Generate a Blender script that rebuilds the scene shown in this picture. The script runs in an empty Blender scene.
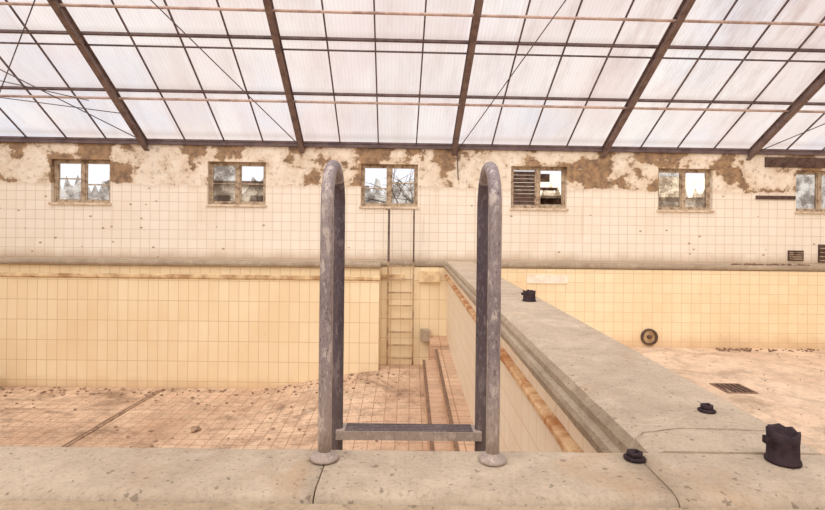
import bpy, bmesh, math, random
from mathutils import Vector, Matrix
random.seed(7)
S=bpy.context.scene
S.view_settings.view_transform='Standard'
S.view_settings.look='None'
F=504.0; CZ=0.685
ANG=math.radians(2.0)
HALL=Matrix.Translation((0,11,0))@Matrix.Rotation(ANG,4,'Z')

def lin(c):
    r=[]
    for v in c:
        v/=255.0
        r.append(v/12.92 if v<=0.04045 else ((v+0.055)/1.055)**2.4)
    return (r[0],r[1],r[2],1)

# ---------------- material helpers ----------------
class NT:
    def __init__(s,name):
        s.m=bpy.data.materials.new(name); s.m.use_nodes=True
        s.t=s.m.node_tree; s.t.nodes.clear()
        s.out=s.n('ShaderNodeOutputMaterial')
        tc=s.n('ShaderNodeTexCoord'); s.obj=tc.outputs['Object']
    def n(s,ty,**k):
        nd=s.t.nodes.new(ty)
        for a,b in k.items(): setattr(nd,a,b)
        return nd
    def l(s,a,b): s.t.links.new(a,b)
    def inp(s,sock,v):
        if isinstance(v,bpy.types.NodeSocket): s.l(v,sock)
        else: sock.default_value=v
    def math(s,op,a,b=0.0,clamp=False):
        nd=s.n('ShaderNodeMath',operation=op); nd.use_clamp=clamp
        s.inp(nd.inputs[0],a); s.inp(nd.inputs[1],b); return nd.outputs[0]
    def noise(s,scale,detail=4,rough=0.55,vec=None,dist=0.0):
        nd=s.n('ShaderNodeTexNoise'); s.l(vec or s.obj,nd.inputs['Vector'])
        nd.inputs['Scale'].default_value=scale; nd.inputs['Detail'].default_value=detail
        nd.inputs['Roughness'].default_value=rough; nd.inputs['Distortion'].default_value=dist
        return nd.outputs[0]
    def ramp(s,f,a,b):
        nd=s.n('ShaderNodeMapRange'); nd.clamp=True
        s.inp(nd.inputs[0],f); nd.inputs[1].default_value=a; nd.inputs[2].default_value=b
        return nd.outputs[0]
    def mix(s,f,a,b,blend='MIX'):
        nd=s.n('ShaderNodeMix',data_type='RGBA',blend_type=blend)
        s.inp(nd.inputs[0],f); s.inp(nd.inputs[6],a); s.inp(nd.inputs[7],b); return nd.outputs[2]
    def sep(s,v=None):
        nd=s.n('ShaderNodeSeparateXYZ'); s.l(v or s.obj,nd.inputs[0]); return nd.outputs
    def comb(s,x,y,z=0.0):
        nd=s.n('ShaderNodeCombineXYZ')
        s.inp(nd.inputs[0],x); s.inp(nd.inputs[1],y); s.inp(nd.inputs[2],z); return nd.outputs[0]
    def scl(s,v,k):
        nd=s.n('ShaderNodeVectorMath',operation='MULTIPLY'); s.l(v,nd.inputs[0]); nd.inputs[1].default_value=k; return nd.outputs[0]
    def finish(s,col,rough=0.8,metal=0.0,bump=None,bs=0.3,bd=0.01,spec=0.3):
        p=s.n('ShaderNodeBsdfPrincipled')
        s.inp(p.inputs['Base Color'],col); s.inp(p.inputs['Roughness'],rough); s.inp(p.inputs['Metallic'],metal)
        p.inputs['Specular IOR Level'].default_value=spec
        if bump is not None:
            b=s.n('ShaderNodeBump'); b.inputs['Strength'].default_value=bs; b.inputs['Distance'].default_value=bd
            s.l(bump,b.inputs['Height']); s.l(b.outputs[0],p.inputs['Normal'])
        s.l(p.outputs[0],s.out.inputs[0]); return s.m

def facevec(t):
    X,Y,Z=t.sep()
    g=t.n('ShaderNodeNewGeometry'); N=t.sep(g.outputs['True Normal'])
    ax=t.math('GREATER_THAN',t.math('ABSOLUTE',N[0]),0.6)
    az=t.math('GREATER_THAN',t.math('ABSOLUTE',N[2]),0.6)
    def mx(f,a,b):
        nd=t.n('ShaderNodeMix',data_type='FLOAT'); t.l(f,nd.inputs[0]); t.l(a,nd.inputs[2]); t.l(b,nd.inputs[3]); return nd.outputs[0]
    return t.comb(mx(ax,X,Y),mx(az,Z,Y)),X,Y,Z

def tilecol(t,vec,w,h,c1,c2,mort,ms):
    b=t.n('ShaderNodeTexBrick'); b.offset=0.0; b.squash=1.0
    t.l(vec,b.inputs['Vector'])
    b.inputs['Color1'].default_value=lin(c1); b.inputs['Color2'].default_value=lin(c2)
    b.inputs['Mortar'].default_value=lin(mort)
    b.inputs['Scale'].default_value=1.0; b.inputs['Mortar Size'].default_value=ms
    b.inputs['Mortar Smooth'].default_value=0.1; b.inputs['Bias'].default_value=0.0
    b.inputs['Brick Width'].default_value=w; b.inputs['Row Height'].default_value=h
    return b.outputs[0],b.outputs[1]

def mat_tiles(name,w,h,c1,c2,mort,ms,dirt,dscale=0.7,damt=0.6,rough=0.45,base=None,fine=0.0):
    t=NT(name); v,X,Y,Z=facevec(t)
    col,fac=tilecol(t,v,w,h,c1,c2,mort,ms)
    n=t.ramp(t.noise(dscale,6,0.65),0.42,0.75)
    col=t.mix(t.math('MULTIPLY',n,damt),col,lin(dirt))
    st=t.ramp(t.noise(1.0,4,0.6,vec=t.scl(t.obj,(5,5,0.5))),0.55,0.8)
    col=t.mix(t.math('MULTIPLY',st,damt*0.4),col,lin(dirt))
    sp=t.ramp(t.noise(14,3,0.6),0.66,0.72)
    col=t.mix(t.math('MULTIPLY',sp,0.45*damt),col,lin(tuple(c*0.65 for c in dirt)))
    if fine>0:
        d3=t.ramp(t.noise(1.3,7,0.7),0.52,0.72)
        col=t.mix(t.math('MULTIPLY',d3,fine*0.6),col,lin((234,218,196)))
        d2=t.ramp(t.noise(2.6,9,0.78,dist=0.4),0.46,0.68)
        col=t.mix(t.math('MULTIPLY',d2,fine),col,lin(tuple(c*0.78 for c in dirt)))
        d4=t.ramp(t.noise(0.9,8,0.72,dist=0.8),0.54,0.62)
        col=t.mix(t.math('MULTIPLY',d4,fine*0.65),col,lin(tuple(c*0.66 for c in dirt)))
        d5=t.math('GREATER_THAN',t.noise(26,3,0.6),0.65)
        col=t.mix(t.math('MULTIPLY',d5,fine*0.8),col,lin(tuple(c*0.5 for c in dirt)))
    if base is not None:
        zb,zt,bc=base
        k=t.math('MULTIPLY',t.math('SUBTRACT',1.0,t.ramp(t.math('ADD',Z,t.math('MULTIPLY',t.noise(2.5,4),0.3)),zb,zt)),0.6)
        col=t.mix(k,col,lin(bc))
    return t.finish(col,rough,bump=fac,bs=0.2,bd=-0.004,spec=0.2)

def mat_concrete(name,c,dark,sc=1.0,light=None,rough=0.9,bs=0.5,rust=None):
    t=NT(name)
    n1=t.ramp(t.noise(1.6*sc,8,0.65),0.35,0.68)
    n2=t.ramp(t.noise(9*sc,8,0.75),0.42,0.7)
    n3=t.noise(70*sc,4,0.8)
    col=t.mix(t.math('MULTIPLY',n1,0.6),lin(c),lin(dark))
    col=t.mix(t.math('MULTIPLY',n2,0.5),col,lin(dark))
    col=t.mix(t.math('MULTIPLY',t.ramp(n3,0.5,0.72),0.5),col,lin(tuple(x*0.75 for x in dark)))
    if light: col=t.mix(t.math('MULTIPLY',t.ramp(t.noise(4*sc,6,0.7,dist=0.6),0.56,0.68),0.4),col,lin(light))
    if rust: col=t.mix(t.math('MULTIPLY',t.ramp(t.noise(2.2,5,0.6,dist=1.0),0.57,0.70),0.45),col,lin(rust))
    pits=t.math('LESS_THAN',t.noise(38*sc,2,0.5),0.33)
    col=t.mix(t.math('MULTIPLY',pits,0.5),col,lin(tuple(x*0.6 for x in dark)))
    h=t.math('ADD',t.math('MULTIPLY',n2,0.6),n3)
    return t.finish(col,rough,bump=h,bs=bs,bd=0.006,spec=0.15)

def mat_simple(name,c,c2,scale=8,rough=0.7,metal=0.0,lo=0.45,hi=0.62,bs=0.2):
    t=NT(name); n=t.noise(scale,6,0.7)
    col=t.mix(t.ramp(n,lo,hi),lin(c),lin(c2))
    return t.finish(col,rough,metal,bump=n,bs=bs,bd=0.004)

def mat_hallwall():
    t=NT('hall_wall_tile_and_plaster'); v,X,Y,Z=facevec(t)
    col,fac=tilecol(t,v,0.2,0.2,(247,241,229),(244,236,222),(222,209,192),0.0075)
    dn=t.ramp(t.noise(0.6,6,0.6),0.5,0.8)
    col=t.mix(t.math('MULTIPLY',dn,0.32),col,lin((226,206,176)))
    vo=t.n('ShaderNodeTexVoronoi'); t.l(t.scl(t.obj,(2.4,0,3.6)),vo.inputs['Vector']); vo.inputs['Scale'].default_value=1.3
    dot=t.math('LESS_THAN',vo.outputs['Distance'],0.10)
    cl=t.math('GREATER_THAN',t.noise(0.45,2),0.47)
    col=t.mix(t.math('MULTIPLY',t.math('MULTIPLY',dot,cl),0.7),col,lin((146,110,84)))
    st=t.ramp(t.noise(1.0,4,0.6,vec=t.scl(t.obj,(6,6,0.4))),0.6,0.8)
    col=t.mix(t.math('MULTIPLY',st,0.35),col,lin((192,162,130)))
    pn=t.noise(0.82,9,0.64,vec=t.scl(t.obj,(1.0,1,1.1)))
    pl=t.mix(t.ramp(t.noise(3,5),0.4,0.7),lin((244,236,221)),lin((230,216,196)))
    br=t.mix(t.ramp(t.noise(6,8,0.7),0.40,0.6),lin((178,148,114)),lin((128,106,88)))
    pl=t.mix(t.math('MULTIPLY',t.ramp(pn,0.455,0.505),0.55),pl,lin((208,186,156)))
    pl=t.mix(t.ramp(pn,0.503,0.518),pl,br)
    pl=t.mix(t.math('MULTIPLY',t.ramp(t.noise(8,6,0.75),0.53,0.62),0.5),pl,lin((150,128,108)))
    zz=t.math('ADD',Z,t.math('MULTIPLY',t.math('SUBTRACT',t.noise(2.2,5,0.7),0.5),0.30))
    m=t.ramp(zz,1.575,1.59)
    edge=t.math('MULTIPLY',t.ramp(zz,1.48,1.575),t.math('SUBTRACT',1.0,m))
    col=t.mix(t.math('MULTIPLY',edge,0.4),col,lin((198,174,146)))
    col=t.mix(m,col,pl)
    bs=t.math('SUBTRACT',1.0,t.ramp(t.math('ADD',Z,t.math('MULTIPLY',t.noise(3,4),0.2)),0.1,0.3))
    col=t.mix(t.math('MULTIPLY',bs,0.6),col,lin((176,148,118)))
    return t.finish(col,0.6,bump=t.math('ADD',pn,t.noise(20,3)),bs=0.3,bd=0.01,spec=0.2)

def mat_glazing():
    t=NT('glazing_dirty_corrugated'); X,Y,Z=t.sep()
    n=t.noise(0.5,4,0.5)
    px=t.n('ShaderNodeVectorMath',operation='SNAP'); t.l(t.obj,px.inputs[0]); px.inputs[1].default_value=(0.8275,1.09,100)
    wn=t.n('ShaderNodeTexWhiteNoise'); wn.noise_dimensions='3D'; t.l(px.outputs[0],wn.inputs['Vector'])
    c=t.mix(t.ramp(n,0.35,0.65),lin((245,238,232)),lin((238,222,217)))
    c=t.mix(t.math('MULTIPLY',t.ramp(t.noise(0.33,3),0.50,0.68),0.8),c,lin((220,225,236)))
    c=t.mix(t.math('MULTIPLY',wn.outputs[0],0.45),c,lin((222,204,196)))
    st=t.ramp(t.noise(1.0,7,0.72,vec=t.scl(t.obj,(2.5,0.6,0.6))),0.46,0.76)
    right=t.ramp(X,0.0,6.0); low=t.ramp(Y,-0.5,-2.2)
    c=t.mix(t.math('MULTIPLY',st,t.math('ADD',0.3,t.math('MULTIPLY',t.math('MULTIPLY',right,low),0.6))),c,lin((184,158,144)))
    w=t.math('SINE',t.math('MULTIPLY',X,95.0))
    c=t.mix(t.math('MULTIPLY',t.ramp(w,0.2,1.0),0.12),c,lin((186,170,165)))
    g=t.math('ABSOLUTE',t.math('SINE',t.math('MULTIPLY',t.math('ADD',Y,0.18),math.pi/1.09)))
    c=t.mix(t.math('MULTIPLY',t.math('SUBTRACT',1.0,t.ramp(g,0.0,0.35)),0.35),c,lin((188,168,154)))
    tr=t.n('ShaderNodeBsdfTransparent'); t.l(c,tr.inputs[0])
    tl=t.n('ShaderNodeBsdfTranslucent'); t.l(c,tl.inputs[0])
    mx=t.n('ShaderNodeMixShader'); mx.inputs[0].default_value=0.25
    t.l(tr.outputs[0],mx.inputs[1]); t.l(tl.outputs[0],mx.inputs[2]); t.l(mx.outputs[0],t.out.inputs[0]); return t.m

def mat_winglass():
    t=NT('window_glass_dusty')
    c=t.mix(t.ramp(t.noise(3,6,0.75),0.42,0.58),lin((236,230,220)),lin((146,134,124)))
    tr=t.n('ShaderNodeBsdfTransparent'); t.l(c,tr.inputs[0])
    d=t.n('ShaderNodeBsdfTranslucent'); t.l(c,d.inputs[0])
    mx=t.n('ShaderNodeMixShader'); mx.inputs[0].default_value=0.25
    t.l(tr.outputs[0],mx.inputs[1]); t.l(d.outputs[0],mx.inputs[2]); t.l(mx.outputs[0],t.out.inputs[0]); return t.m

def mat_rail(name,a,b,hi,lowmix):
    t=NT(name)
    vs=t.scl(t.obj,(1,1,0.4))
    n=t.noise(34,7,0.7,vec=vs); n2=t.noise(130,5,0.7,vec=vs); n3=t.noise(8,5,0.65,vec=vs)
    c=t.mix(t.ramp(n3,0.4,0.6),lin(a),lin(b))
    c=t.mix(t.math('MULTIPLY',t.ramp(n,0.42,0.58),0.4),c,lin(a))
    c=t.mix(t.math('MULTIPLY',t.ramp(n,0.55,0.60),0.7),c,lin(hi))
    c=t.mix(t.math('MULTIPLY',t.ramp(n2,0.55,0.63),0.55),c,lin(hi))
    c=t.mix(t.math('MULTIPLY',t.math('LESS_THAN',n2,0.39),0.7),c,lin((84,68,68)))
    c=t.mix(t.math('MULTIPLY',t.math('LESS_THAN',n,0.38),0.5),c,lin((108,90,84)))
    Z=t.sep()[2]
    lo=t.math('SUBTRACT',1.0,t.ramp(t.math('ADD',Z,t.math('MULTIPLY',n,0.3)),0.12,0.45))
    c=t.mix(t.math('MULTIPLY',lo,lowmix),c,lin((202,186,164)))
    return t.finish(c,0.6,0.15,bump=n2,bs=0.2,bd=0.0012,spec=0.35)

M={}
M['hallwall']=mat_hallwall()
M['glaz']=mat_glazing()
M['wglass']=mat_winglass()
M['rail']=mat_rail('weathered_galvanised_tube',(142,132,138),(168,159,162),(216,208,202),0.45)
M['raildark']=mat_rail('shaded_galvanised_tube',(86,76,86),(104,94,102),(138,128,132),0.1)  # same weathered tube, with the shade on the rear legs painted in as darker colour
M['pooltile']=mat_tiles('pool_wall_tiles_yellowed',0.2,0.4,(247,233,201),(243,226,191),(219,196,158),0.007,(228,200,154),0.5,0.5,base=(-2.5,-2.15,(194,154,114)))
M['pooltileR']=mat_tiles('shallow_pool_tiles',0.2,0.2,(248,234,202),(244,227,192),(222,200,163),0.006,(228,200,156),0.5,0.5,base=(-1.6,-1.25,(196,158,122)))
M['divtile']=mat_tiles('divider_wall_tiles',0.2,0.2,(248,241,226),(244,235,217),(226,210,187),0.005,(228,204,170),0.6,0.5)
M['ftile']=mat_tiles('pool_floor_tiles_grimy',0.2,0.2,(230,206,180),(221,193,167),(182,150,124),0.008,(180,146,120),0.55,0.8,rough=0.85,fine=0.75)
M['ftileR']=mat_tiles('shallow_floor_screed',0.5,0.5,(236,216,193),(232,211,188),(220,196,170),0.005,(198,168,142),0.5,0.8,rough=0.9,fine=0.6)
M['bench']=mat_tiles('bench_step_render',0.6,0.2,(228,200,174),(218,188,162),(180,146,118),0.008,(188,148,118),0.6,0.5,rough=0.85,fine=0.35)
M['conc']=mat_concrete('coping_concrete',(214,200,180),(160,144,126),1.0,(230,218,200),rust=(186,154,120))
M['concdark']=mat_concrete('coping_edge_concrete',(190,176,156),(134,118,102),1.3,(210,196,176))
M['deck']=mat_concrete('deck_concrete',(204,186,162),(156,138,114),1.2,(222,206,186))
M['rust']=mat_simple('rust_streaked_gutter',(226,196,156),(180,122,76),5,0.85,0,0.42,0.6)
M['gut']=mat_simple('stained_gutter_lip',(230,208,168),(176,142,104),3,0.8,0,0.42,0.62)
M['steel']=mat_simple('painted_steel_brown',(138,120,116),(110,93,92),5,0.6,0.1)
M['bar']=mat_simple('glazing_bar_dark',(114,99,100),(92,78,82),4,0.6,0.1)
M['pipe']=mat_simple('purlin_pipe_pale',(214,192,182),(172,148,140),3,0.6)
M['wood']=mat_simple('window_wood',(194,176,152),(126,104,86),9,0.8)
M['darkwood']=mat_simple('shutter_wood_dark',(100,80,70),(66,50,46),9,0.8)
M['iron']=mat_simple('burnt_iron',(66,52,58),(44,34,40),22,0.7,0.2,bs=0.8)
M['sill']=mat_simple('sill_plaster',(230,216,196),(188,166,140),6,0.8)
M['crack']=mat_simple('joint_shadow_filler',(104,86,74),(80,64,56),20,0.95)
M['hair']=mat_simple('hairline_joint_filler',(150,130,112),(124,104,90),20,0.95)
M['grate']=mat_simple('rusty_grate',(148,120,100),(110,88,76),20,0.9)
M['bark']=mat_simple('bark',(118,102,94),(88,74,70),10,0.9)
M['facade']=mat_simple('outside_facade',(208,198,188),(190,180,168),2,0.9)
M['white']=mat_simple('enamel_plate',(244,239,226),(226,214,194),6,0.5)
M['fladder']=mat_simple('old_ladder_steel',(196,172,138),(152,126,100),8,0.6,0.1)
M['fladdertop']=mat_simple('old_ladder_rail',(122,104,96),(92,78,74),8,0.6,0.1)
M['stone']=mat_simple('rubble_stone',(176,150,126),(120,98,84),12,0.9)

# ---------------- geometry helpers ----------------
def box(bm,x0,x1,y0,y1,z0,z1,mi=0):
    if x0>x1:x0,x1=x1,x0
    vs=[bm.verts.new(p) for p in ((x0,y0,z0),(x1,y0,z0),(x1,y1,z0),(x0,y1,z0),(x0,y0,z1),(x1,y0,z1),(x1,y1,z1),(x0,y1,z1))]
    for f in ((0,3,2,1),(4,5,6,7),(0,1,5,4),(1,2,6,5),(2,3,7,6),(3,0,4,7)):
        fc=bm.faces.new([vs[i] for i in f]); fc.material_index=mi
    return vs
def tube(bm,pts,r,seg=10,mi=0,smooth=True,mif=None):
    pts=[Vector(p) for p in pts]; rings=[]
    n=len(pts); rr=r if isinstance(r,(list,tuple)) else [r]*n
    t0=(pts[1]-pts[0]).normalized()
    up=Vector((0,0,1)) if abs(t0.z)<0.9 else Vector((1,0,0))
    a=t0.cross(up).normalized()
    for i,p in enumerate(pts):
        if i==0:t=pts[1]-pts[0]
        elif i==n-1:t=pts[-1]-pts[-2]
        else:t=(pts[i+1]-pts[i]).normalized()+(pts[i]-pts[i-1]).normalized()
        t.normalize(); a=(a-t*a.dot(t)).normalized(); b=t.cross(a)
        rings.append([bm.verts.new(p+(a*math.cos(2*math.pi*k/seg)+b*math.sin(2*math.pi*k/seg))*rr[i]) for k in range(seg)])
    for i in range(n-1):
        for k in range(seg):
            f=bm.faces.new((rings[i][k],rings[i][(k+1)%seg],rings[i+1][(k+1)%seg],rings[i+1][k])); f.material_index=mif(i) if mif else mi; f.smooth=smooth
    f=bm.faces.new(rings[0][::-1]); f.material_index=mi
    f=bm.faces.new(rings[-1]); f.material_index=mi
def prism(bm,prof,axis,a0,a1,mi=0,mis=None,smooth=False,steps=1,jit=0.0):
    secs=[]
    for s in range(steps+1):
        a=a0+(a1-a0)*s/steps
        sec=[]
        for (p,q) in prof:
            jp=random.uniform(-jit,jit); jq=random.uniform(-jit,jit)*0.5
            sec.append(bm.verts.new((a,p+jp,q+jq) if axis=='x' else (p+jp,a,q+jq)))
        secs.append(sec)
    n=len(prof)
    for s in range(steps):
        for i in range(n):
            f=bm.faces.new((secs[s][i],secs[s][(i+1)%n],secs[s+1][(i+1)%n],secs[s+1][i]))
            f.material_index=mis[i] if mis else mi; f.smooth=smooth
    bm.faces.new(secs[0][::-1]).material_index=mi; bm.faces.new(secs[-1]).material_index=mi
def revolve(bm,prof,c,seg=24,mi=0,jit=None):
    rings=[]
    for (r,z) in prof:
        rings.append([bm.verts.new((c[0]+r*math.cos(2*math.pi*k/seg),c[1]+r*math.sin(2*math.pi*k/seg),c[2]+z+(jit(k,z) if jit else 0))) for k in range(seg)])
    for i in range(len(prof)-1):
        for k in range(seg):
            f=bm.faces.new((rings[i][k],rings[i][(k+1)%seg],rings[i+1][(k+1)%seg],rings[i+1][k])); f.material_index=mi; f.smooth=True
    bm.faces.new(rings[0][::-1]).material_index=mi; bm.faces.new(rings[-1]).material_index=mi
def obj(name,bm,mats,mtx=None,recalc=True,parent=None):
    if recalc: bmesh.ops.recalc_face_normals(bm,faces=bm.faces)
    me=bpy.data.meshes.new(name); bm.to_mesh(me); bm.free()
    for m in mats: me.materials.append(M[m])
    o=bpy.data.objects.new(name,me); S.collection.objects.link(o)
    if mtx is not None: o.matrix_world=mtx
    if parent: o.parent=parent
    return o

# ---------------- pool dimensions ----------------
XL=-10.2; XD0=0.74; XD1=1.33; XR=9.8; YN=1.6; YF=10.0; YREC=10.5; XREC=-0.62

bm=bmesh.new()
box(bm,-11.7,11.9,-1.8,1.28,-0.2,-0.012)
box(bm,-11.4,XREC-0.28,YF+0.31,10.55,-0.2,-0.01)
vs=[(-11.4,10.552),(11.4,10.552),(11.5,11.38),(-11.2,10.60)]
b=[bm.verts.new((x,y,-0.2)) for x,y in vs]; tp=[bm.verts.new((x,y,-0.01)) for x,y in vs]
bm.faces.new(tp)
for i in range(4): bm.faces.new((b[i],b[(i+1)%4],tp[(i+1)%4],tp[i]))
box(bm,-11.5,XL-0.3,1.28,10.3,-0.2,-0.012)
box(bm,XR+0.3,11.6,1.28,10.5,-0.2,-0.012)
obj('floor',bm,['deck'])

def rprof(w,h,r,n=5,yo=0.0):
    p=[(yo,-h),(yo+w,-h)]
    for i in range(n+1):
        a=math.pi/2*i/n; p.append((yo+w-r+r*math.cos(a),-r+r*math.sin(a)))
    for i in range(n+1):
        a=math.pi/2+math.pi/2*i/n; p.append((yo+r+r*math.cos(a),-r+r*math.sin(a)))
    return p
bm=bmesh.new()
joints=[-10.2,-8.0,-6.1,-4.2,-2.25,-0.245,0.70,2.7,4.7,6.7,8.7,10.1]
for i in range(len(joints)-1):
    a,b_=joints[i]+0.002,joints[i+1]-0.002
    w=0.31
    prism(bm,rprof(w,0.16,0.045,6,YN-w),'x',a,b_,0,smooth=True,steps=max(2,int((b_-a)/0.1)),jit=0.0025)
box(bm,-10.1,10.0,YN-0.28,YN-0.05,-0.2,-0.03,1)
obj('trim_pool_coping_front',bm,['conc','crack'])
bm=bmesh.new(); box(bm,XL,XR,YN-0.25,YN-0.02,-2.9,-0.16); obj('wall_pool_front',bm,['pooltile'])

# ---------- divider ----------
bm=bmesh.new()
x0,x1=XD0,XD1
prof=[(x0+0.02,-2.95),(x1-0.05,-2.95),(x1-0.05,-0.14),(x1+0.01,-0.13),(x1+0.02,-0.06),(x1,-0.02),(x1-0.04,0.0),
      (x0+0.06,0.0),(x0+0.02,-0.012),(x0-0.005,-0.04),(x0-0.008,-0.07),(x0-0.035,-0.078),(x0-0.045,-0.10),(x0-0.04,-0.135),(x0+0.02,-0.15),
      (x0+0.02,-0.275),(x0-0.025,-0.28),(x0-0.035,-0.29),(x0-0.035,-0.32),(x0+0.02,-0.33)]
mis=[1,1,2,2,2,0,0,0,2,2,2,2,2,3,1,4,4,4,4,1]
prism(bm,prof,'y',YN-0.02,YREC,0,mis=mis,steps=70,jit=0.002)
def step(xa,xb,ya,yb,z):
    box(bm,xa,xb,ya,yb,-2.9,z-0.03,5)
    box(bm,xa-0.02,xb,ya,yb+0.01,z-0.03,z,5)
    box(bm,xa-0.022,xa+0.03,ya,yb,z,z+0.008,6)
step(0.50,x0+0.03,4.2,9.6,-1.62)
step(0.27,0.50,4.2,9.75,-1.86)
box(bm,0.40,0.76,9.75,YREC,-2.9,-1.55,5)
box(bm,0.22,0.40,10.25,10.48,-1.62,-1.40,2)
obj('wall_pool_divider',bm,['conc','divtile','concdark','divtile','rust','bench','grate'])
bm=bmesh.new()
def crack(pts,w=0.004,z=0.002,jag=0.004,n=10):
    P=[]
    for i in range(len(pts)-1):
        for k in range(n):
            u=k/n; P.append((pts[i][0]*(1-u)+pts[i+1][0]*u+random.uniform(-jag,jag),pts[i][1]*(1-u)+pts[i+1][1]*u+random.uniform(-jag,jag)))
    P.append(pts[-1]); pv=None
    for i,(x,y) in enumerate(P):
        j=min(i,len(P)-2); dx=P[j+1][0]-P[j][0]; dy=P[j+1][1]-P[j][1]; L=math.hypot(dx,dy) or 1
        ww=w*random.uniform(0.5,1.2)/2
        a=bm.verts.new((x-dy/L*ww,y+dx/L*ww,z)); b=bm.verts.new((x+dy/L*ww,y-dx/L*ww,z))
        if pv: bm.faces.new((pv[0],pv[1],b,a))
        pv=(a,b)
crack([(0.74,1.585),(0.745,1.66),(0.80,1.72),(0.95,1.76),(1.1,1.755),(1.30,1.74)],0.0035,0.0035,0.002)
crack([(0.78,2.9),(0.9,2.93),(1.05,2.9),(1.3,2.95)],0.003,0.0035)
crack([(0.78,5.1),(1.0,5.12),(1.3,5.08)],0.005,0.0035)
obj('trim_coping_joints',bm,['hair'],recalc=False)

# ---------- far pool walls ----------
bm=bmesh.new()
box(bm,XL,XREC,YF,YF+0.3,-2.95,-0.36,0)
box(bm,XL,XREC,YF+0.06,YF+0.3,-0.36,-0.12,0)
box(bm,XREC-0.28,XREC,YF+0.3,YREC,-2.95,-0.02,0)
box(bm,XREC-0.28,XD0+0.05,YREC,YREC+0.05,-2.95,-0.12,0)
box(bm,XL-0.3,XL,YN-0.25,YF+0.3,-2.95,-0.10,0)
obj('wall_pool_back',bm,['pooltile'])
bm=bmesh.new()
prism(bm,[(YF+0.07,-0.37),(YF+0.07,-0.28),(YF-0.01,-0.275),(YF-0.04,-0.29),(YF-0.04,-0.34),(YF,-0.37)],'x',XL,XREC+0.02,0,steps=60,jit=0.003)
box(bm,XREC+0.80,XREC+1.22,YREC-0.12,YREC,-0.42,-0.2,0)
box(bm,XREC,XREC+0.5,YREC-0.06,YREC,-0.36,-0.28,0)
obj('trim_overflow_gutter',bm,['gut'])
bm=bmesh.new()
def farcop(xa,xb,y0,w=0.32):
    prism(bm,[(y0+w,-0.12),(y0+w,0.0),(y0+0.0,0.0),(y0-0.035,-0.02),(y0-0.045,-0.06),(y0-0.03,-0.1),(y0+0.05,-0.12)],'x',xa,xb,0,steps=60,jit=0.004)
farcop(XL-0.2,XREC+0.02,YF)
farcop(XREC-0.02,XD0+0.05,YREC,0.2)
farcop(XD1-0.05,XR+0.3,YREC-0.1,0.25)
obj('trim_pool_coping_back',bm,['concdark'])

# ---------- shallow pool ----------
YFR=YREC-0.1
bm=bmesh.new()
box(bm,XD1-0.05,XR,YFR,YFR+0.1,-2.0,-0.12,0)
box(bm,XR,XR+0.3,YN-0.2,YFR+0.1,-2.0,-0.10,0)
obj('wall_shallow_pool',bm,['pooltileR'])
bm=bmesh.new()
N=24
g=[[bm.verts.new((XD1-0.06+(XR-XD1+0.06)*i/N,YN+(YFR+0.05-YN)*j/N,-1.72+0.012*math.sin(i*0.9+j*0.7))) for j in range(N+1)] for i in range(N+1)]
for i in range(N):
    for j in range(N):
        f=bm.faces.new((g[i][j],g[i+1][j],g[i+1][j+1],g[i][j+1])); f.smooth=True
obj('floor_shallow_pool',bm,['ftileR'],recalc=False)
bm=bmesh.new()
def sm(a,b,x):
    t=max(0,min(1,(x-a)/(b-a))); return t*t*(3-2*t)
def zf(x,y): return -2.53+0.38*sm(-3.2,-0.5,x+0.25*(10-y)*-0.6)*sm(6.5,10,y)
nx,ny=80,60
g=[[bm.verts.new((XL+(0.78-XL)*i/nx,YN-0.02+(YREC-YN+0.02)*j/ny,zf(XL+(0.78-XL)*i/nx,YN+(YREC-YN)*j/ny))) for j in range(ny+1)] for i in range(nx+1)]
for i in range(nx):
    for j in range(ny):
        f=bm.faces.new((g[i][j],g[i+1][j],g[i+1][j+1],g[i][j+1])); f.smooth=True
obj('floor_deep_pool',bm,['ftile'],recalc=False)
bm=bmesh.new()
def fx(px,py,z): 
    D=F*(CZ-z)/(py-230.0); return ((px-411)*D/F,D)
a=fx(160,395,-2.53); b=fx(85,440,-2.53)
dx=(b[0]-a[0])/(b[1]-a[1])
for (o1,o2,mi,zz) in ((-0.02,0.01,0,0.006),(0.03,0.08,1,0.015)):
    y0,y1=a[1]+0.0,3.0
    xa=a[0]; xb=a[0]+dx*(y1-a[1])
    p=[(xa+o1,y0,-2.53),(xa+o2,y0,-2.53),(xb+o2,y1,-2.53),(xb+o1,y1,-2.53)]
    lo=[bm.verts.new(q) for q in p]; hi=[bm.verts.new((q[0],q[1],q[2]+zz)) for q in p]
    bm.faces.new(hi).material_index=mi
    for i in range(4): bm.faces.new((lo[i],lo[(i+1)%4],hi[(i+1)%4],hi[i])).material_index=mi
obj('floor_drain_channel',bm,['grate','stone'])
bm=bmesh.new()
cx,cy=4.95,7.7; zt=-1.712; q=0.20
for k in range(6):
    xx=cx-q+2*q*k/5; box(bm,xx-0.012,xx+0.012,cy-q,cy+q,zt,zt+0.012)
for (a0,a1,b0,b1) in ((-q-.03,q+.03,-q-.03,-q),(-q-.03,q+.03,q,q+.03),(-q-.03,-q,-q,q),(q,q+.03,-q,q)):
    box(bm,cx+a0,cx+a1,cy+b0,cy+b1,zt,zt+0.014)
box(bm,cx-q,cx+q,cy-q,cy+q,zt-.005,zt+0.003,1)
obj('floor_drain_grate',bm,['grate','iron'])
bm=bmesh.new()
cx,cz=4.93,-1.5
def ringy(r,y): return [bm.verts.new((cx+r*math.cos(2*math.pi*k/28),y,cz+r*math.sin(2*math.pi*k/28))) for k in range(28)]
R=[ringy(0.17,YFR-0.002),ringy(0.17,YFR-0.05),ringy(0.135,YFR-0.06),ringy(0.13,YFR-0.01)]
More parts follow.
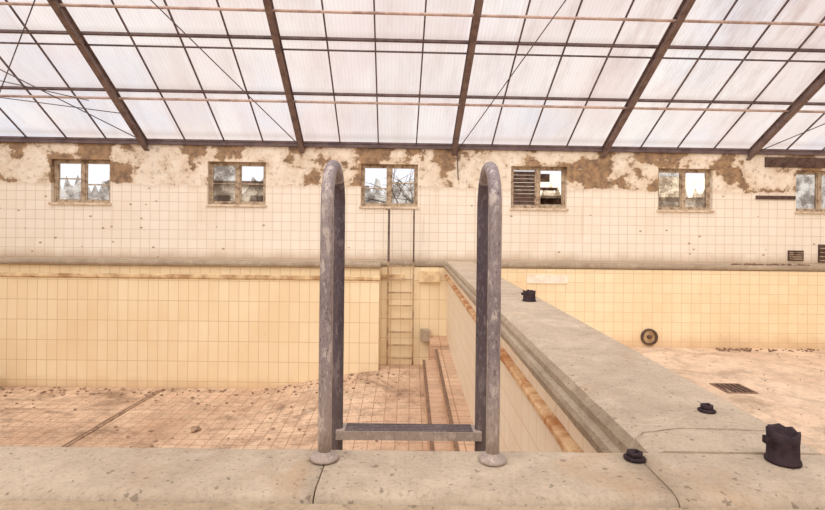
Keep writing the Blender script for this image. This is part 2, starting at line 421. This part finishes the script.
for i in range(3):
    for k in range(28):
        f=bm.faces.new((R[i][k],R[i][(k+1)%28],R[i+1][(k+1)%28],R[i+1][k])); f.material_index=0
f=bm.faces.new(R[3]); f.material_index=1
revolve(bm,[(0.03,0),(0.05,0.02),(0.05,0.05),(0.02,0.07)],(cx,YFR-0.035,cz-0.03),12,0)
obj('pool_inlet_fitting',bm,['crack','gut'])
bm=bmesh.new(); box(bm,2.4,3.25,YFR-0.025,YFR-0.001,-0.42,-0.25)
bmesh.ops.bevel(bm,geom=bm.edges[:],offset=0.006,segments=2); obj('depth_marker_plate',bm,['white'])

# ---------------- ladders ----------------
def ladder(name,x,half,yf,yb,ztop,zbot,r,mats,zfoot=0.0,rungs=(),rw=0.04,rh=0.012,seg=20,split=None):
    bm=bmesh.new(); R=(yb-yf)/2
    for sx in (-half,half):
        pts=[(x+sx,yf,zfoot+ (ztop-R-zfoot)*k/8) for k in range(8)]
        for k in range(17):
            a=math.pi-math.pi*k/16
            pts.append((x+sx,yf+R+R*math.cos(a),ztop-R+R*math.sin(a)))
        for k in range(1,13): pts.append((x+sx,yb,ztop-R+(zbot-ztop+R)*k/12))
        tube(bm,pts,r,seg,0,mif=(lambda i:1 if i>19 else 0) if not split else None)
        revolve(bm,[(r*2.1,0),(r*2.15,r*0.25),(r*1.9,r*0.55),(r*1.25,r*0.75),(r*1.1,r*1.2),(r*0.9,r*1.25)],(x+sx,yf,zfoot),28,0)
    for z in rungs:
        mi=1 if split else 0
        box(bm,x-half,x+half,yb-rw,yb+rw,z-rh,z+rh,mi)
        if rw>0.03:
            for k in range(5):
                yy=yb-rw+2*rw*(k+0.5)/5; box(bm,x-half+0.03,x+half-0.03,yy-0.003,yy+0.003,z+rh,z+rh+0.003,1)
    if split:
        for f in bm.faces:
            if f.calc_center_median().z<split: f.material_index=1
    return obj(name,bm,mats)
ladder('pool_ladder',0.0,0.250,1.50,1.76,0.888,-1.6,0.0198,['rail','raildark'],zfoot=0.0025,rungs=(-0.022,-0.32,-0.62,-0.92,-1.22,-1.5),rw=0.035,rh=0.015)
ladder('pool_ladder',-0.2,0.26,10.62,10.36,0.93,-2.12,0.018,['fladdertop','fladder'],zfoot=0.001,rungs=[-0.1-0.27*k for k in range(8)],rw=0.015,rh=0.014,seg=10,split=-0.02)

# ---------------- iron stubs ----------------
def stub(name,x,y,r,h,seg=16,z=0.003):
    bm=bmesh.new()
    j={k:random.uniform(-0.12,0.05)*h for k in range(seg)}
    jit=lambda k,zz:(j[k] if zz>h*0.8 else 0)
    revolve(bm,[(r*1.12,0),(r*1.1,h*0.08),(r,h*0.12),(r*0.97,h*0.6),(r*1.02,h),(r*0.80,h*0.98),(r*0.74,h*0.35),(r*0.1,h*0.3)],(x,y,z),seg,0,jit)
    box(bm,x-r*1.25,x-r*0.85,y-r*0.3,y+r*0.3,z+h*0.55,z+h*0.78)
    return obj(name,bm,['iron'])
stub('cut_iron_post',1.125,1.515,0.043,0.094)
stub('cut_iron_post',1.145,4.85,0.060,0.10)
def boltcap(name,x,y,r,h):
    bm=bmesh.new()
    revolve(bm,[(r*1.1,0),(r*1.15,h*0.2),(r*0.8,h*0.4)],(x,y,0.0025),18,0)
    revolve(bm,[(r*0.85,h*0.3),(r*0.9,h*0.85),(r*0.6,h),(r*0.35,h*0.8),(r*0.2,h*0.75)],(x,y,0.0025),6,0)
    revolve(bm,[(r*0.22,h*0.7),(r*0.2,h*1.15),(r*0.1,h*1.2)],(x+r*0.2,y,0.0025),8,0)
    return obj(name,bm,['iron'])
boltcap('anchor_bolt',1.14,1.93,0.028,0.026)
boltcap('anchor_bolt',0.682,1.52,0.028,0.024)

# ---------------- debris ----------------
bm=bmesh.new()
def rock(x,y,z,s):
    r=bmesh.ops.create_icosphere(bm,subdivisions=1,radius=s)
    for v in r['verts']:
        v.co=Vector((v.co.x*random.uniform(.7,1.4),v.co.y*random.uniform(.7,1.3),v.co.z*random.uniform(.3,.7)))+Vector((x,y,z+s*0.4))
for k in range(320):
    x=random.uniform(-9.8,0.0); y=9.93-abs(random.gauss(0,0.3)) if random.random()<0.6 else random.uniform(7,9.9)
    rock(x,y,zf(x,y),random.uniform(0.008,0.036))
rock(-3.35,7.9,-2.53,0.08)
obj('floor_rubble',bm,['stone'])
bm=bmesh.new()
for k in range(60):
    x=random.uniform(6.6,8.3); rock(x,10.40+random.uniform(0,0.15),0.002,random.uniform(0.015,0.04))
obj('leaf_litter',bm,['grate'])
bm=bmesh.new()
for k in range(120):
    x=random.uniform(6.2,9.5); y=10.33-abs(random.gauss(0,0.14)); rock(x,y,-1.715,random.uniform(0.012,0.036))
for k in range(80):
    rock(random.uniform(2.0,9.0),random.uniform(5.0,10.2),-1.715,random.uniform(0.006,0.016))
obj('dirt_heap',bm,['grate'])
bm=bmesh.new()
c=Vector((-8.05,9.7,-2.53+0.10)); pts=[]
for k in range(25):
    a=2*math.pi*k/24; pts.append(c+Vector((0.11*math.cos(a),0.04*math.sin(a),0.11*math.sin(a)+0.07)))
tube(bm,pts,0.032,8,0); obj('rubber_hose_ring',bm,['iron'])

# ================= HALL (local frame) =================
ZE=2.45; UL,UR=-11.6,11.6; DB=-13.2; TH=0.3
WU=[-7.06,-3.77,-0.48,2.81,6.10,9.25]; WW=0.62; Z0,Z1=1.15,2.08
bm=bmesh.new()
edges=[UL]
for u in WU: edges+= [u-WW,u+WW]
edges.append(UR)
for i in range(0,len(edges),2): box(bm,edges[i],edges[i+1],0,TH,-0.2,ZE+0.05)
for u in WU:
    box(bm,u-WW,u+WW,0,TH,-0.2,Z0); box(bm,u-WW,u+WW,0,TH,Z1,ZE+0.05)
obj('wall_back',bm,['hallwall'],HALL,recalc=False)
for nm,u0,u1 in (('wall_left',UL-TH,UL),('wall_right',UR,UR+TH)):
    bm=bmesh.new()
    pr=[(DB,-0.2),(TH,-0.2),(TH,ZE),(DB/2,ZE+0.6*(-DB/2)),(DB,ZE)]
    prism(bm,pr,'y',u0,u1)
    for v in bm.verts: v.co=Vector((v.co.y,v.co.x,v.co.z))
    obj(nm,bm,['hallwall'],HALL)
bm=bmesh.new(); box(bm,UL,UR,DB-TH,DB,-0.2,ZE); obj('wall_front',bm,['hallwall'],HALL)

SL=0.6
def rz(d):
    return ZE+SL*(-d) if d>DB/2 else ZE+SL*(d-DB)
bm=bmesh.new()
v=[bm.verts.new((UL,0.25,rz(0)-0.15+0.06)),bm.verts.new((UR,0.25,rz(0)-0.15+0.06)),bm.verts.new((UR,DB/2,rz(DB/2)+0.06)),bm.verts.new((UL,DB/2,rz(DB/2)+0.06)),
   bm.verts.new((UR,DB,ZE+0.06)),bm.verts.new((UL,DB,ZE+0.06))]
bm.faces.new((v[0],v[1],v[2],v[3])); bm.faces.new((v[3],v[2],v[4],v[5]))
obj('ceiling',bm,['glaz'],HALL,recalc=False)
def slopebox(bm,u0,u1,d0,d1,h0,h1,mi):
    P=[]
    for (u,d,h) in ((u0,d0,h0),(u1,d0,h0),(u1,d1,h0),(u0,d1,h0),(u0,d0,h1),(u1,d0,h1),(u1,d1,h1),(u0,d1,h1)):
        P.append(bm.verts.new((u,d,rz(d)+h)))
    for f in ((0,3,2,1),(4,5,6,7),(0,1,5,4),(1,2,6,5),(2,3,7,6),(3,0,4,7)):
        bm.faces.new([P[i] for i in f]).material_index=mi
BU=[-8.98+3.30*i for i in range(7)]
bm=bmesh.new()
for u in BU:
    for (da,db) in ((0.0,DB/2),(DB/2,DB)):
        slopebox(bm,u-0.055,u+0.055,da,db,-0.17,-0.155,0)
        slopebox(bm,u-0.055,u+0.055,da,db,0.0,0.015,0)
        slopebox(bm,u-0.012,u+0.012,da,db,-0.16,0.005,0)
obj('ceiling_rafters',bm,['steel'],HALL)
bm=bmesh.new()
u=BU[0]-3.30
while u<UR:
    for (da,db) in ((0.05,DB/2),(DB/2,DB)): slopebox(bm,u-0.013,u+0.013,da,db,0.02,0.05,0)
    u+=3.30/4
for d in (-0.05,-1.27,-2.36,-3.45,-4.55,-5.6,-6.55,-7.7,-8.8,-9.9,-11,-12.1,-13.1):
    slopebox(bm,UL,UR,d-0.014,d+0.014,0.01,0.05,0)
obj('ceiling_glazing_bars',bm,['bar'],HALL)
bm=bmesh.new()
for d in (-1.17,-2.88,-4.4,-5.9,-7.3,-8.9,-10.4,-12):
    tube(bm,[(UL,d,rz(d)-0.04),(UR,d,rz(d)-0.04)],0.026,8)
obj('ceiling_purlin_pipes',bm,['pipe'],HALL)
bm=bmesh.new()
for d in (-2.22,-3.6,-5.2): 
    tube(bm,[(UL,d,rz(d)-0.03),(UR,d,rz(d)-0.03)],0.017,6)
def rod(u0,d0,u1,d1,off=-0.12,r=0.010): tube(bm,[(u0,d0,rz(d0)+off),(u1,d1,rz(d1)+off)],r,6)
rod(-2.34,-0.05,-4.25,-3.2); rod(0.97,-0.05,2.25,-3.2); rod(-4.25,-3.2,-6.2,-6.3); rod(2.25,-3.2,3.6,-6.4)
rod(-8.96,-3.3,-5.65,-0.2); rod(-8.96,-0.2,-5.65,-3.3); rod(-9.6,-1.5,-5.65,-0.9,r=0.009); rod(-10,-2.3,-6.2,-1.2,r=0.009)
rod(7.59,-3.3,10.9,-0.2); rod(7.59,-0.2,10.9,-3.3)
tube(bm,[(0.99,-0.06,2.4),(1.0,-0.05,2.1),(1.02,-0.03,1.75)],0.012,6)
obj('ceiling_brace_rods',bm,['bar'],HALL)
bm=bmesh.new(); box(bm,UL,UR,-0.05,0.05,ZE-0.03,ZE+0.04)
box(bm,7.9,11.4,-0.03,0.02,2.14,2.36,1); box(bm,7.7,8.6,-0.03,0.02,1.42,1.5,1)
obj('trim_eave_beam',bm,['bar','darkwood'],HALL)

for i,u in enumerate(WU):
    bm=bmesh.new(); w=WW; d0,d1=0.10,0.16; fr=0.05
    box(bm,u-w,u-w+fr,d0,d1,Z0,Z1); box(bm,u+w-fr,u+w,d0,d1,Z0,Z1)
    box(bm,u-w+fr,u+w-fr,d0,d1,Z0,Z0+fr); box(bm,u-w+fr,u+w-fr,d0,d1,Z1-fr,Z1)
    box(bm,u-0.035,u+0.035,d0-0.01,d1,Z0+fr,Z1-fr)
    for s in (-1,1):
        a=u+s*0.035; b_=u+s*(w-fr)
        lo,hi=min(a,b_),max(a,b_); q=0.03
        box(bm,lo,lo+q,d0+.01,d1-.01,Z0+fr,Z1-fr); box(bm,hi-q,hi,d0+.01,d1-.01,Z0+fr,Z1-fr)
        box(bm,lo+q,hi-q,d0+.01,d1-.01,Z0+fr,Z0+fr+q); box(bm,lo+q,hi-q,d0+.01,d1-.01,Z1-fr-q,Z1-fr)
        if i in (0,1,2) : box(bm,lo+q,hi-q,d0+.015,d1-.015,1.60+0.06*s*(i-1),1.625+0.06*s*(i-1))
        if i==3 and s==-1:
            for k in range(9):
                zz=Z0+fr+q+0.005+k*0.083
                box(bm,lo+q,hi-q,d0+.015,d0+.04,zz,zz+0.076,2)
        else:
            jag=(i,s) in ((0,-1),(1,1),(2,1),(4,1),(2,-1),(3,1),(0,1))
            n=7; base=Z0+fr+q; top=Z1-fr-q
            ts=[top if not jag else base+(top-base)*random.uniform(0.15,0.75) for k in range(n)]
            vb=[bm.verts.new((lo+q+(hi-lo-2*q)*k/(n-1),d0+.03,base)) for k in range(n)]
            vt=[bm.verts.new((lo+q+(hi-lo-2*q)*k/(n-1),d0+.03,ts[k])) for k in range(n)]
            for k in range(n-1): bm.faces.new((vb[k],vb[k+1],vt[k+1],vt[k])).material_index=1
            if i==3:
                for (za,zb,xb) in ((0.02,0.16,1.0),(0.33,0.40,0.8),(0.52,0.70,0.45)):
                    box(bm,lo+q,lo+q+(hi-lo-2*q)*xb,d0+.035,d0+.05,base+za,base+zb,2)
    box(bm,u-w-0.03,u+w+0.03,-0.04,0.12,Z0-0.04,Z0+0.005,3)
    obj('window_%d'%(i+1),bm,['wood','wglass','darkwood','sill'],HALL)
for (ua,ub,za,zb) in ((8.45,8.80,0.05,0.28),(9.15,9.5,0.02,0.42)):
    bm=bmesh.new()
    box(bm,ua,ub,-0.03,-0.001,za,zb,0)
    for k in range(4): box(bm,ua+0.02,ub-0.02,-0.045,-0.03,za+0.03+(zb-za-0.04)*k/4,za+0.05+(zb-za-0.04)*k/4,1)
    obj('wall_vent',bm,['darkwood','wood'],HALL)

# ---------- outside ----------
def branch(p,dr,L,r,dep):
    pts=[p]; d=dr.copy(); n=4
    for k in range(n):
        d=(d+Vector((random.uniform(-.25,.25),random.uniform(-.2,.2),random.uniform(-.15,.1)))).normalized(); pts.append(pts[-1]+d*L/n)
    for q in pts: q.z=min(q.z,2.3)
    tube(bm,pts,[r*(1-0.5*k/n) for k in range(n+1)],6)
    if dep>0:
        for k in range(3 if dep>1 else 4):
            q=pts[random.randint(2,n)]; nd=(d+Vector((random.uniform(-1.2,1.2),random.uniform(-.6,.6),random.uniform(-.5,.4)))).normalized()
            branch(q,nd,L*0.72,r*0.55,dep-1)
bm=bmesh.new()
branch(Vector((-0.2,2.2,-0.6)),Vector((0,0,1)),1.7,0.08,4)
obj('bare_tree',bm,['bark'],HALL)
bm=bmesh.new()
box(bm,-9.5,-3.4,9,13,-0.6,2.3,0); box(bm,-9.8,-3.1,8.8,13.2,2.3,2.45,1)
for k in range(4): box(bm,-9+1.5*k,-8.3+1.5*k,8.95,9.02,0.9,1.9,1)
obj('neighbouring_building',bm,['facade','darkwood'],HALL)
bm=bmesh.new(); box(bm,5.0,14,10,14,-0.6,2.1,0); prism(bm,[(9.7,2.1),(14.3,2.1),(12,3.2)],'x',4.8,14.2,1)
obj('neighbouring_building',bm,['facade','sill'],HALL)
bm=bmesh.new(); box(bm,-30,30,0.31,30,-0.7,-0.6); obj('ground',bm,['deck'],HALL)

# ---------------- light ----------------
w=bpy.data.worlds.new('sky'); S.world=w; w.use_nodes=True; nt=w.node_tree
bg=nt.nodes['Background']; tc=nt.nodes.new('ShaderNodeTexCoord'); no=nt.nodes.new('ShaderNodeTexNoise'); no.inputs['Scale'].default_value=2.2; no.inputs['Detail'].default_value=4
mr=nt.nodes.new('ShaderNodeMix'); mr.data_type='RGBA'
nt.links.new(tc.outputs['Generated'],no.inputs['Vector']); nt.links.new(no.outputs[0],mr.inputs[0])
mr.inputs[6].default_value=lin((240,243,255)); mr.inputs[7].default_value=lin((255,250,243))
nt.links.new(mr.outputs[2],bg.inputs['Color']); bg.inputs['Strength'].default_value=1.08
sd=bpy.data.lights.new('sun','SUN'); sd.energy=4.9; sd.angle=math.radians(80); sd.color=(0.965,0.985,0.955)
so=bpy.data.objects.new('sun',sd); S.collection.objects.link(so)
so.rotation_euler=Vector((0.18,0.66,-0.73)).to_track_quat('-Z','Y').to_euler(); so.location=(0,-5,12)

# ---------------- camera ----------------
cd=bpy.data.cameras.new('camera'); cam=bpy.data.objects.new('camera',cd); S.collection.objects.link(cam)
cd.sensor_width=36; cd.lens=36*F/825; cd.shift_y=-27/825; cd.shift_x=1.5/825; cd.clip_start=0.05
cam.matrix_world=Matrix.Translation((0,0,CZ+0.006))@Matrix.Rotation(math.radians(90),4,'X')@Matrix.Rotation(math.radians(0.62),4,'Z')
S.camera=cam
